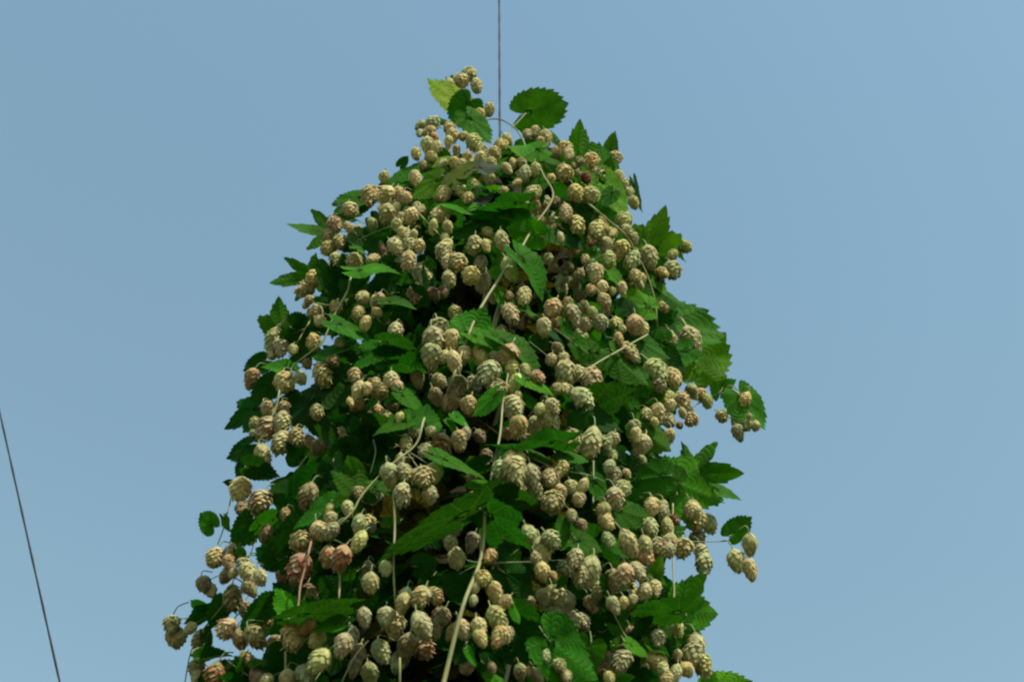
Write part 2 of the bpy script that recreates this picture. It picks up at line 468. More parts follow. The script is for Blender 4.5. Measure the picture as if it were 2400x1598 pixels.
# --------------------------------------------------------------- observations
# cones and leaves measured on the plant, view by view: origin and scale of each close look
VIEWS = {
    'A': (880, 120, 700 / 2355), 'B': (620, 400, 600 / 2352), 'C': (1180, 400, 600 / 2352), 'D': (500, 780, 600 / 2240),
    'E': (1000, 780, 500 / 1867), 'F': (1400, 780, 500 / 1867), 'G': (360, 1180, 600 / 2251), 'H': (900, 1180, 500 / 1876), 'I': (1300, 1180, 500 / 1876),
}
CONES = {
'A': """735 185 90;675 240 95;600 275 80 g;800 275 95;815 510 90;900 462 85;675 562 80;350 590 70 g;450 575 95 g;420 640 80;470 685 60 o;350 650 60;578 610 75;605 672 90;692 672 60 p;
575 725 70;410 745 100;480 760 80;320 810 70;440 840 80;520 895 70;775 720 95;840 785 75;830 850 90;720 830 70;765 890 80;620 880 75;680 900 80;1040 695 75;990 745 95;940 800 80;
955 835 70;915 885 70;1195 660 75;1255 640 75 g;1305 710 60;1345 695 90 p;1500 765 100 p;1520 820 80;1705 870 100 p;1610 870 60;1885 850 100 p;1490 960 120 p;1765 980 120 p;1660 1000 70 R;
1380 1010 65;1925 990 80;1970 1055 80 p;2000 1110 60;2035 1200 85;1170 975 100 g;1265 935 80 g;1085 885 60;1150 880 60;1040 930 70;1110 1040 60;1240 1125 120 g;1255 1215 80 r;1580 1120 100;
1695 1140 115;1500 1280 110;1580 1375 110;1745 1420 130;1870 1440 80;1460 1470 60;1790 1330 60;1810 1385 70;1960 1340 110;1985 1420 80;2030 1480 70;70 1000 80;320 1015 100;85 1140 120;
180 1130 90;235 1160 90;0 1150 60;535 1130 115;680 1105 85;725 1160 90;780 1060 60;90 1285 105 r;165 1240 70;280 1300 110;330 1240 85;500 1300 140;570 1390 80;170 1370 80;455 1390 80;
210 1430 60;240 1430 60;545 1465 60;300 1450 60;170 1520 100;270 1510 110 g;345 1540 70;540 1555 110;885 1435 70 p;785 1535 95;880 1530 70;990 1490 100 g;1010 1105 60;1180 1215 60;
560 800 60 c1;640 790 60 c1;380 900 60;1420 790 60;1560 900 60 c1;1690 1060 60 b1;1330 1250 80 b1;1290 1350 80 b1;1420 1190 70 b1;1700 1500 80 b1;1380 1400 80 b1;900 1000 70 c1;1250 1290 70 b1""",
'B': """970 240 150 p;785 360 110;645 495 110 r;755 505 60;800 545 80;870 550 70;990 490 90 g;580 610 110 g;690 660 110;590 720 120;655 830 100;825 840 120;995 815 105;1085 735 90 b1;
1215 710 130;1340 690 130 g;1430 695 70;1320 830 110;1650 750 135;1690 850 110 p;1770 840 130 p;1895 970 140;1695 1000 110;1930 690 120 p;2040 700 90;2175 650 120 g;1980 850 110 g1;
1430 930 130 g1;1490 1010 110 c1;2010 1030 120 g1;2255 910 150;2265 1320 140;1400 1130 130 r1;1540 1140 110 b1;1640 1120 100 b1;1750 1310 100 c1;1600 1450 140 g;1555 1540 160;1720 1550 130;
1200 1480 110;1000 1200 70;900 1165 100;1060 1180 100 r;1000 1060 70 b1;1035 1300 90;930 1410 110;860 1310 90;740 1220 90 c1;740 1340 110 p1;650 1255 90;450 1000 130;370 1095 130 p;
410 1190 80;380 1230 60;460 1300 120;510 1385 95;370 1380 80 c1;820 1030 100 g1;90 1560 150 g;455 1545 90;2090 1170 80 g1;2200 1160 100 b1;2180 1470 80""",
'C': """1670 700 110 p;1550 770 90;1340 800 150 g;1180 820 140 g;1080 730 130 p;940 690 100 p;970 820 110;900 830 90 g1;1550 920 130;1460 945 110;1210 970 100;1280 985 60;1240 1040 90;
845 950 120;900 1080 110;930 1200 100;800 1100 80 p;1090 1085 90 p;1000 1110 60;740 1240 90 c1;820 1310 90;750 820 80;640 720 100 b1;190 1160 140;455 1270 130;590 1215 80;635 1335 140 g;
500 1400 100 r1;370 1440 110 p;750 1420 110 g1;540 1000 100 g1;540 1080 110 g1;600 1030 80 b1;890 1400 130 g1;1210 1420 150 p;1290 1460 80;1700 1540 170 g;1530 1530 90;1450 1240 60 p;1490 1270 60 p;
40 1160 90 b1;1090 1460 60;950 1290 90 b1;690 960 90 b1;600 880 80 b1;1060 1550 80 p;700 1160 90 b1;660 1060 80 b1;800 700 80 g1;700 1300 80 b1;560 920 70 b1;480 900 80 b1""",
'D': """510 70 110;590 130 130 g;515 195 80 p;695 150 85;880 80 100;1110 90 90;955 370 140;330 410 120 b;625 440 160 p;1050 250 100 r;820 270 70 b;765 400 100 g1;690 590 100 b1;490 670 120;
615 650 80 r;605 780 120;470 840 150 r;365 785 80;360 900 90 g1;595 960 140;725 910 115;440 1080 130 p;240 1370 150;410 1480 170 r;250 1530 110 b;905 690 100;800 720 90 b1;1240 370 90;1270 510 120;
1345 490 80;1415 440 90;1555 415 120 p;1460 510 130 p;1610 470 90;1200 610 60;1260 630 100 b1;1390 620 120 g1;1560 610 100 b1;1440 700 100 p1;1520 740 100 c1;1360 750 90 c1;1630 745 80;1790 410 110 b1;
1930 60 160;2080 80 140;1910 220 150 g;2025 210 100 p;2110 260 130;2195 190 120 p;1750 840 120 g1;1690 970 100 p;1900 860 80;1850 1030 110;1990 980 150 r1;2155 950 130 o;2210 880 90;2080 600 150 b1;
2210 630 90 o;1550 1260 150;1670 1230 140;1830 1270 160;1930 1230 140;1660 1420 140;1890 1420 110;1640 1110 80;1470 1100 100 b1;830 1440 160 b;1270 1400 100 g;1390 1410 130 g1;1180 1540 110;
1020 1550 90;1000 930 120 b1;900 1010 110 b1;1110 880 100 b1;930 1270 70 c1;850 960 90 b1;1180 960 90 b1;1500 1000 90 b1;1950 560 110 b1;1980 420 110 g1""",
'E': """470 220 140;590 250 110 b1;715 185 150 r;750 310 110;540 360 170 g;620 500 150;770 450 120;755 650 160;800 550 60;410 460 130 g1;270 460 130 g1;370 630 120 o;800 830 140 o;860 330 95;
970 390 95 r;1090 235 80;1200 230 90;1160 150 90 b1;1220 340 140;1335 350 100;1440 410 150;1360 590 180 g;1480 540 90;1150 490 90;1210 490 80;1100 650 120;1050 730 130 g;985 670 80;950 830 130 g1;
1280 960 140;1440 970 180;1560 980 130;1630 930 100;1620 1060 80;1770 180 150 g;1600 1170 90 g;1690 1110 80 g1;1820 830 110;1640 1250 110;1710 1370 130;1650 1450 130 r;1540 1540 100 o;1265 1350 110 g;
1360 1350 100;730 1100 100;770 1220 180 g;640 1210 130 g;820 1100 100 g;920 1260 150 g;800 1380 110 p1;960 1380 110 g1;1080 1270 140 p;1160 1200 130;1170 1390 90 r;1100 1480 160;1330 1460 100 p;
400 1440 90 b1;1750 1230 60 r;520 1100 110 b1;880 950 100 b1;700 880 80 b1;460 900 90 b1;400 1250 90 b1""",
'F': """635 70 110;820 80 180 g;515 340 180 g;670 390 140;540 460 100 g;920 425 110;830 520 100 g;905 545 90;960 600 90;1185 585 115;1290 590 100;1095 735 95;1220 770 80;1235 880 105;1310 815 80;
1385 815 80 p;1330 735 45 r;625 570 90;740 595 115;640 640 80;530 700 110;425 715 90;820 760 100 p;815 690 60 r;625 770 110 g;720 810 60 b1;625 915 110 o;745 700 60;385 990 140 g;500 780 70;
400 1110 60;480 1510 110;570 1530 90;850 1550 120 p;340 900 90""",
'G': """1155 105 95 b;810 185 80 b1;990 260 110 b;545 475 130;680 450 130 b;665 520 100 o;790 545 110;840 630 150 g;935 650 110 g;640 630 110 b;700 610 70;445 710 120 b;505 770 100 g1;700 830 150 b;
850 750 110 b;160 1070 130;200 1180 150;320 1100 95;410 1190 120 b;395 1320 80;650 1105 160 r;900 1170 150 b;760 1200 120 b;375 1440 130 b;380 1520 90;540 1500 150 R;820 1370 110 b;690 1500 130 g1;
1310 340 160;1280 570 160 R;1535 470 120 r;1650 490 150 R;1805 340 130;1460 240 140;1560 150 110 g;1560 240 110 g;1690 210 110 g1;1800 180 110 g;1915 220 80 b1;1905 700 130;1885 580 100 b1;
2040 570 100 g;1710 750 110 g1;1360 780 130 b1;1220 690 120 g1;1130 640 110 b1;1220 1180 200;1350 1090 130 o;1440 1190 130;1450 1390 180;1600 1420 110 b1;1660 1250 140 g;1730 1180 130 g1;
1850 1000 120 g;1180 1540 130 g;1330 1520 130 g;920 1530 140 b;1000 1550 100 p;980 1030 100 r1;2040 1000 130 g;2130 1090 140 g1;2190 880 120 g;1190 230 100 b1;1760 1450 110 b1;1050 1250 120 b1;
1900 1490 130 g1;2000 1300 150 g1;1800 1320 110 b1;1400 880 110 b1;1560 1330 110 b1;800 930 110 b1""",
'H': """190 830 120 g;325 820 140 r;450 810 130 r;330 1070 170 g;500 1000 150 b1;90 1050 150 g1;340 1260 150 r1;200 1260 150 b1;130 1400 150 g1;520 250 100 b1;590 360 110 g1;640 480 130 g1;
770 350 120 b1;930 470 120 o;870 660 130 p;800 740 80 p;975 790 120 p;1060 870 100 o;785 850 75;990 1000 140;840 1090 130;1010 1180 140 o;1080 1160 100 g;690 1110 130 p;600 1130 110 b1;
850 1190 100 p;1280 280 130 g;1470 320 130;1390 420 160 g;1340 490 110 g;1390 600 110;1490 635 60 o;1500 820 150 g1;1400 830 120 g1;1620 860 110 g1;1680 490 140 g;1800 600 170;1720 640 130 g;
1270 890 110 b1;1640 1060 160 g1;1740 1040 120 g1;1480 980 130 g1;1400 1330 120 g;1275 1470 60 o;1540 1430 100 g;1600 1520 100 g;1650 110 90;1740 200 100 b;730 1430 120 b1;950 1440 80 b;
1840 880 120 b1;1560 1000 110 b1;620 220 110 b1;450 1130 110 b1;1200 1480 110 b1;1350 1520 110 b1""",
'I': """430 80 110;460 170 130;470 320 100;850 40 100;945 90 110;835 210 140;650 350 150;990 210 110;1050 140 80 R;795 370 110;910 380 120 r;800 460 130 o;1130 400 150;1010 350 110;1010 410 90 g;
1240 150 170;1360 180 120;1260 300 110 g;1290 430 110;1310 540 140 g;1715 370 140;1600 510 150;1720 590 130;1190 60 110 p;620 630 150 r;730 600 120;510 690 130 b1;885 750 120;790 780 110;
400 760 130 g1;520 900 110 g;610 870 80;690 840 80 p;400 850 120 b1;310 870 100 b1;430 1200 120 b1;550 1130 90 b;670 1130 80 b;1070 1100 120;910 1190 130;590 1390 150 g;420 1420 140 b1;895 1370 160 p;
950 1450 120;1250 1260 150 p;1210 1330 160;1300 1420 150;1060 1500 110;780 1400 120 g1;1080 1330 70;480 1530 90;450 1300 110 b1;700 950 90 b1;980 1540 110;1160 1460 110""",
}
# leaves: base x y, tip x y, apparent width, shape, tone, '+' nearer / '-' deeper
LEAVES = {
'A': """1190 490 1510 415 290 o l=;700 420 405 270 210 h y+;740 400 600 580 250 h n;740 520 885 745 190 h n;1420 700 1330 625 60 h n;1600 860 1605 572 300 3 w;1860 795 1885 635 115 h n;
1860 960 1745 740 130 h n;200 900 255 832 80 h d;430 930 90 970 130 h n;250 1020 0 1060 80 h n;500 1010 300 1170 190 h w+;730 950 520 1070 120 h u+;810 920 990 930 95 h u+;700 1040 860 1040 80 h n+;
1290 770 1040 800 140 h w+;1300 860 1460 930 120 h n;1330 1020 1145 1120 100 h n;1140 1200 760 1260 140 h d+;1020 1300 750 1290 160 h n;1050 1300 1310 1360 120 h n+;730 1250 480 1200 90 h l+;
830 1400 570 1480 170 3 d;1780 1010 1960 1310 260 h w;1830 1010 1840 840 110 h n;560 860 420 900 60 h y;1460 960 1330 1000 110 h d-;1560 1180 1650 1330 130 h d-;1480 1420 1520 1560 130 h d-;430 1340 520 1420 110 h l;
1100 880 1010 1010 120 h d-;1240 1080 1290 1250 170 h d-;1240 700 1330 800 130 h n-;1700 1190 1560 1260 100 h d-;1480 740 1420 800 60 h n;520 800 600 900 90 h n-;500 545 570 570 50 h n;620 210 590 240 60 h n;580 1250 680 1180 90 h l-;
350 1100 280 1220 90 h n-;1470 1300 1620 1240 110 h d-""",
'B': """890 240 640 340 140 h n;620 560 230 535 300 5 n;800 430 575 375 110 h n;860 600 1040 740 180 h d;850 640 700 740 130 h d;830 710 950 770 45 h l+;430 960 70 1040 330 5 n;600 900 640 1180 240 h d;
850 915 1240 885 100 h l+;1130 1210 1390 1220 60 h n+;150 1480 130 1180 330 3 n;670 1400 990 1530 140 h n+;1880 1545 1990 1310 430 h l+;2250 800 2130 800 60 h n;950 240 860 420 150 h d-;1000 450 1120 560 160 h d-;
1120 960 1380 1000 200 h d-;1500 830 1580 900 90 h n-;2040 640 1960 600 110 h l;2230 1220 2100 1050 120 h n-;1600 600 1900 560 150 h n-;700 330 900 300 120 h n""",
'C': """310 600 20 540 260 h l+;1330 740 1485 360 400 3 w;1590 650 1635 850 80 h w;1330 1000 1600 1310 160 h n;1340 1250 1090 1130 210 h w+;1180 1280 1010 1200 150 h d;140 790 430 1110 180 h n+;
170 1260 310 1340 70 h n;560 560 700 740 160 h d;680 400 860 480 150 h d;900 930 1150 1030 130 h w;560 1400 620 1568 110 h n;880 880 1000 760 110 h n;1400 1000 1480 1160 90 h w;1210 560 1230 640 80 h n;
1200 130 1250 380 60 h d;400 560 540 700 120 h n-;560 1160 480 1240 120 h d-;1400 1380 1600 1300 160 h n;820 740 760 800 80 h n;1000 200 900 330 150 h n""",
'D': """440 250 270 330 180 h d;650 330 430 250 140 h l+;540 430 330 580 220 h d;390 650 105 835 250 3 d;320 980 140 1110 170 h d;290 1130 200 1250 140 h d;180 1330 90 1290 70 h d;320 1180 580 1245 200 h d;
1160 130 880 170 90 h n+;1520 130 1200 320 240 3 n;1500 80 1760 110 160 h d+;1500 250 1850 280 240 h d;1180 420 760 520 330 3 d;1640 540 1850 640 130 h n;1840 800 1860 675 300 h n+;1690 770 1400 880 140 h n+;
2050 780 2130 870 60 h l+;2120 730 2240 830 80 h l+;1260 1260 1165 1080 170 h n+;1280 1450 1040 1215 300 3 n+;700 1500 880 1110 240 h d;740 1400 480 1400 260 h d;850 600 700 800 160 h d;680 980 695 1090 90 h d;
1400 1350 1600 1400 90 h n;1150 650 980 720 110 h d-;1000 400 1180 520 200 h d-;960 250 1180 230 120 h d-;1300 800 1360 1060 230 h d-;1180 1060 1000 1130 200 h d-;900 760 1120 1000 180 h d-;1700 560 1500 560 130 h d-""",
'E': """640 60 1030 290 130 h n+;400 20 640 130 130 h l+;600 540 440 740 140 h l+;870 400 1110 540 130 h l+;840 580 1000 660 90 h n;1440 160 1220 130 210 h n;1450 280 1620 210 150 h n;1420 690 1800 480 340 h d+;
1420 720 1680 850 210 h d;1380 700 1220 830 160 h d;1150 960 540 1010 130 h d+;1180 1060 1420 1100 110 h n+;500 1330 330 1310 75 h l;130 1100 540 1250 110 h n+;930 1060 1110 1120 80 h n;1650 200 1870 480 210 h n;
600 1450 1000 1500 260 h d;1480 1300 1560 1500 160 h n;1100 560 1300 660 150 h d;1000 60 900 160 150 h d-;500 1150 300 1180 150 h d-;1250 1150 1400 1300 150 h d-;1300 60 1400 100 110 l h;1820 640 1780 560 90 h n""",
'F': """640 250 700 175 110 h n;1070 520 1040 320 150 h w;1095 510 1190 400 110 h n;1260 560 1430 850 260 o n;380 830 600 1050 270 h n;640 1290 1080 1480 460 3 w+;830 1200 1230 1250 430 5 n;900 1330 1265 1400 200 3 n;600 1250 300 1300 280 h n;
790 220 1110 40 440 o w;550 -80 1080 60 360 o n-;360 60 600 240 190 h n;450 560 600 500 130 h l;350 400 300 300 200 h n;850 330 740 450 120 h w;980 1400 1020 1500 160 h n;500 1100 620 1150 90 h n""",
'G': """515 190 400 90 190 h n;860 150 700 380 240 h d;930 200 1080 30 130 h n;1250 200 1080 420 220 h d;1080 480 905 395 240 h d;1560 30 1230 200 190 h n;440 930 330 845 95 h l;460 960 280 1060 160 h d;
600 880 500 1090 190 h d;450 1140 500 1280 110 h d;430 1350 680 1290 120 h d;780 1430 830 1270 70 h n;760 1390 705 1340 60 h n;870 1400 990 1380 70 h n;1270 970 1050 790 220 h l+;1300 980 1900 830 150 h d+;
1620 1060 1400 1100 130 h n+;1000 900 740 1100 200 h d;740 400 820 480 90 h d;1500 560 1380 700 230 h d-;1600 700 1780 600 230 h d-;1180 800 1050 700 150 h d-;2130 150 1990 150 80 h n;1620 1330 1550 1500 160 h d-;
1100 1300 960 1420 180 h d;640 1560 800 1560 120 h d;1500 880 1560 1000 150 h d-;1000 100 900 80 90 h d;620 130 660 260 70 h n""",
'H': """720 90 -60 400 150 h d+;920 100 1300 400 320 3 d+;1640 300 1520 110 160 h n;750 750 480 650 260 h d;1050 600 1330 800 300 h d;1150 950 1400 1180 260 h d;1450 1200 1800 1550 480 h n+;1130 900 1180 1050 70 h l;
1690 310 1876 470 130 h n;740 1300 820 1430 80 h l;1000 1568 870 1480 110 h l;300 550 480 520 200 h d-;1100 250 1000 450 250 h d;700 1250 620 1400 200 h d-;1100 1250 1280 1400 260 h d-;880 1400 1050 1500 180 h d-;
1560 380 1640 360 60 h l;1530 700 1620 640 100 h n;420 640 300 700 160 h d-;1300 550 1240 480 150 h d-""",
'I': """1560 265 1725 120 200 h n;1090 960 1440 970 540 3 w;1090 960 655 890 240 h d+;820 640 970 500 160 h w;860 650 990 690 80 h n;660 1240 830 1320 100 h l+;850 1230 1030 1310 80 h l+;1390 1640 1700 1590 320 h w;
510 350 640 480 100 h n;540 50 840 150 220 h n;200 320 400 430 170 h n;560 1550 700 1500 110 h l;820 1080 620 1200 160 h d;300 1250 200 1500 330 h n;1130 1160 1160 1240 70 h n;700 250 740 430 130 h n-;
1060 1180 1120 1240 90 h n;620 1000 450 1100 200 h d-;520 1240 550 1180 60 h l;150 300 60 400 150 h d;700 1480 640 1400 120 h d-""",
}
# climbing and hanging stems in picture coordinates: points, half width (px), colour, depth
BINES = [
    ([(1025, 1660), (1040, 1598), (1085, 1420), (1127, 1308), (1137, 1193), (1142, 1175)], 6.1, 't', -0.03, [1, 1, .95, .8, .65, .6]),
    ([(1144, 1165), (1155, 1100), (1172, 1018), (1178, 950), (1190, 880)], 4.6, 't', -0.005, [.9, .9, .85, .8, .6]),
    ([(1060, 890), (1085, 820), (1120, 734), (1174, 647), (1217, 589), (1248, 536), (1296, 462), (1275, 413)], 4.6, 't', -0.03, [1, 1, 1, .95, .9, .75, .65, .5]),
    ([(1387, 484), (1430, 520), (1468, 553), (1491, 594), (1517, 645), (1535, 706), (1540, 760)], 3.6, 't', -0.025, None),
    ([(1500, 794), (1450, 822), (1388, 858), (1356, 887)], 3.2, 't', -0.03, None),
    ([(820, 660), (814, 684), (783, 739), (758, 798), (738, 818), (688, 858), (680, 885)], 3.6, 't', -0.03, None),
    ([(655, 915), (645, 960), (615, 1030), (586, 1085), (568, 1120)], 3.4, 't', -0.02, None),
    ([(543, 1160), (536, 1190), (523, 1240), (510, 1275)], 2.4, 'g', 0, None),
    ([(990, 994), (974, 1042), (918, 1088), (870, 1135), (843, 1168), (826, 1199), (786, 1236)], 3.8, 't', -0.03, None),
    ([(725, 1287), (715, 1330), (704, 1372), (700, 1410), (693, 1455)], 3.4, 'p', -0.035, None),
    ([(797, 1325), (796, 1370), (794, 1410)], 3.8, 't', -0.01, None),
    ([(923, 1170), (925, 1240), (922, 1320), (926, 1410)], 3.8, 't', -0.01, None),
    ([(937, 1540), (937, 1640)], 3.8, 't', -0.01, None),
    ([(669, 1525), (669, 1650)], 3.0, 't', -0.01, None),
    ([(528, 1412), (505, 1440), (477, 1473), (455, 1510), (446, 1532), (438, 1570), (428, 1640)], 2.6, 'g', 0.0, None),
    ([(1577, 1180), (1577, 1250), (1577, 1308), (1580, 1380), (1580, 1412), (1592, 1430)], 3.0, 't', 0.0, None),
    ([(1600, 1268), (1649, 1269), (1690, 1268), (1708, 1265), (1720, 1252)], 2.0, 'g', 0.0, None),
    ([(1234, 370), (1230, 340), (1222, 322), (1207, 301), (1180, 283), (1159, 279), (1139, 282), (1125, 290)], 2.8, 'g', -0.01, None),
    ([(1092, 205), (1100, 225), (1108, 250), (1120, 272), (1139, 282)], 1.7, 'g', 0.0, None),
    ([(1233, 266), (1212, 288), (1200, 300), (1186, 318)], 2.0, 'g', 0.0, None),
    ([(1620, 955), (1650, 938), (1687, 918), (1694, 905)], 2.0, 't', 0.0, None),
    ([(1687, 918), (1700, 925), (1730, 950), (1745, 968), (1758, 985)], 1.6, 'g', 0.0, None),
    ([(1250, 1075), (1290, 1092), (1337, 1105), (1388, 1115), (1418, 1131)], 2.6, 'g', -0.02, None),
    ([(1391, 1080), (1391, 1130), (1390, 1180)], 3.4, 'g', 0.0, None),
    ([(1121, 1318), (1097, 1313), (1072, 1296), (1049, 1279)], 2.2, 'g', -0.03, None),
    ([(1130, 1320), (1180, 1318), (1244, 1316)], 2.4, 'g', -0.03, None),
    ([(1126, 1318), (1182, 1308), (1214, 1287)], 1.8, 'g', -0.02, None),
    ([(1121, 1322), (1100, 1332), (1075, 1345)], 1.8, 'g', -0.02, None),
    ([(1240, 800), (1290, 840), (1320, 870)], 1.6, 'g', 0.0, None),
    ([(960, 1060), (985, 1075), (1000, 1085)], 1.8, 't', -0.02, None),
    ([(958, 1065), (970, 1082), (982, 1098)], 1.8, 't', -0.02, None),
    ([(864, 1500), (830, 1540), (800, 1600)], 2.2, 'g', 0.0, None),
    ([(530, 1545), (550, 1560), (585, 1585)], 1.6, 'g', 0.0, None),
    ([(688, 1120), (700, 1095), (718, 1070)], 2.2, 'd', 0.03, None),
    ([(580, 1310), (590, 1290), (594, 1275)], 2.0, 'd', 0.0, None),
    ([(845, 560), (890, 540), (920, 530)], 2.2, 'g', -0.01, None),
    ([(986, 505), (1010, 530), (1030, 550)], 2.6, 't', -0.02, None),
    ([(745, 710), (765, 715), (785, 712)], 2.6, 't', -0.02, None),
    ([(725, 755), (710, 780), (695, 805)], 2.4, 't', -0.02, None),
    ([(1440, 560), (1420, 590), (1400, 640)], 1.8, 'g', -0.01, None),
    ([(1300, 770), (1340, 800), (1380, 830)], 1.8, 'g', 0.0, None),
    ([(1440, 1440), (1460, 1480), (1475, 1500)], 2.0, 't', 0.0, None),
    ([(868, 1110), (880, 1060), (875, 1030)], 2.2, 'g', 0.0, None),
    ([(1142, 905), (1150, 870), (1145, 820)], 2.0, 'g', 0.0, None),
]
SCOL = {'t': (0.24, 0.26, 0.105), 'g': (0.14, 0.20, 0.08), 'p': (0.28, 0.16, 0.10), 'd': (0.05, 0.08, 0.04)}

# --------------------------------------------------------------------- plant
hop = bpy.data.objects.new("hop_plant", None)
COL.objects.link(hop)
hop.location = (0, D, 0)
hop['label'] = "tall hop plant heavy with cream cones and green leaves climbing the middle wire"
hop['category'] = "hop plant"
HOPI = Matrix.Translation((0, -D, 0))


def inward(p, dist, r):
    """A point a little deeper in the plant and above, where a stalk comes from."""
    rr, cx = body(p.z)
    v = Vector((cx - p.x, D - p.y, 0))
    if v.length > 1e-6: v.normalize()
    return p + (v * 0.6 + Vector((r.uniform(-.3, .3), r.uniform(-.3, .3), 0.75))) * dist


cones = []
pr = random.Random(11)
for vk, txt in CONES.items():
    ox, oy, s = VIEWS[vk]
    for it in txt.replace('\n', '').split(';'):
        q = it.split()
        if len(q) < 3: continue
        x, y, w = ox + float(q[0]) * s, oy + float(q[1]) * s, float(q[2]) * s
        tone = q[3] if len(q) > 3 else 'c'
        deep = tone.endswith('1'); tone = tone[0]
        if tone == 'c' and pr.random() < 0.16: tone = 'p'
        if tone == 'c' and y > 1000 and x > 820 and pr.random() < 0.5: tone = 'g'  # low middle cones made duller green, shade put into their colour
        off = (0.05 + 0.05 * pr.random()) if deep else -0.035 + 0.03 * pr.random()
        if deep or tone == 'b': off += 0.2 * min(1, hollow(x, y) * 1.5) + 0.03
        p, dep = surf(x, y, off)
        W = w * 1.03 * dep / F
        cones.append((p, W, tone, deep, w, x, y))

# never leave a bract cone swallowed by another: keep list as is, sort by apparent size for the individual ones
order = sorted(range(len(cones)), key=lambda i: -(cones[i][4] * (0.25 if cones[i][3] else 1) * (1 if 0 < cones[i][6] < 1590 else .5)))
single = set(order[:100])
rest = Geo(); rest_st = Geo()
for i, (p, W, tone, deep, w, x, y) in enumerate(cones):
    r = random.Random(1000 + i)
    tpl = TPL[tone][r.randrange(len(TPL[tone]))]
    H = tpl[5]
    # hangs down, leaning a little outwards at random
    tilt = r.gauss(0, 0.34); tilt2 = r.gauss(-0.32, 0.3)
    zax = Vector((tilt, tilt2, 1)).normalized()
    a = r.uniform(0, 6.28)
    xa = Vector((math.cos(a), math.sin(a), 0)); xa = (xa - zax * xa.dot(zax)).normalized(); ya = zax.cross(xa)
    top = p + zax * (H * W * 0.5)
    Mx = basis(xa, ya, zax, top, W)
    end = inward(top, W * r.uniform(0.9, 1.8), r)
    mid = top + zax * W * 0.35 + (end - top) * 0.3
    st_col = SCOL['g'] if r.random() < 0.6 else SCOL['t']
    st = tube([top - zax * W * 0.06, mid, end], [W * 0.045, W * 0.04, W * 0.04], n=5, col=st_col)
    v, f, n, c, uv = tpl[:5]
    c = c * np.array([r.uniform(.9, 1.1), r.uniform(.94, 1.06), r.uniform(.85, 1.15)])[None, :] * r.uniform(.76, 1.0)
    if i in single:
        g = Geo(); g.add(v * W, f, n, c, uv)
        B = basis(xa, ya, zax, top, 1.0)
        ob = g.build("hop_cone", M_CONE, hop, HOPI @ B)
        if tone in 'rR': ob['label'] = "rusty red cone"
        g2 = Geo(); Bi = B.inverted(); g2.add(xform(st[0], Bi), st[1], st[2], st[3], st[4])
        g2.build("stalk", M_STEM, ob)
    else:
        rest.add(xform(v, HOPI @ Mx), f, n, c, uv)
        rest_st.add(xform(st[0], HOPI), st[1], st[2], st[3], st[4])

leaves = []
for vk, txt in LEAVES.items():
    ox, oy, s = VIEWS[vk]
    for it in txt.replace('\n', '').split(';'):
        q = it.split()
        if len(q) < 7: continue
        x0, y0, x1, y1, w = ox + float(q[0]) * s, oy + float(q[1]) * s, ox + float(q[2]) * s, oy + float(q[3]) * s, float(q[4]) * s
        sh, tn = q[5], q[6]
        if sh == 'l': sh, tn = 'h', 'l'
        m = tn[1:] ; tn = tn[0]
        leaves.append((x0, y0, x1, y1, w, sh, tn, m))

lorder = sorted(range(len(leaves)), key=lambda i: -(math.hypot(leaves[i][0] - leaves[i][2], leaves[i][1] - leaves[i][3]) * leaves[i][4]
                                                     * (0.15 if leaves[i][7] == '-' else 1)))
lsingle = set(lorder[:100])
restL = Geo(); rest_pt = Geo()


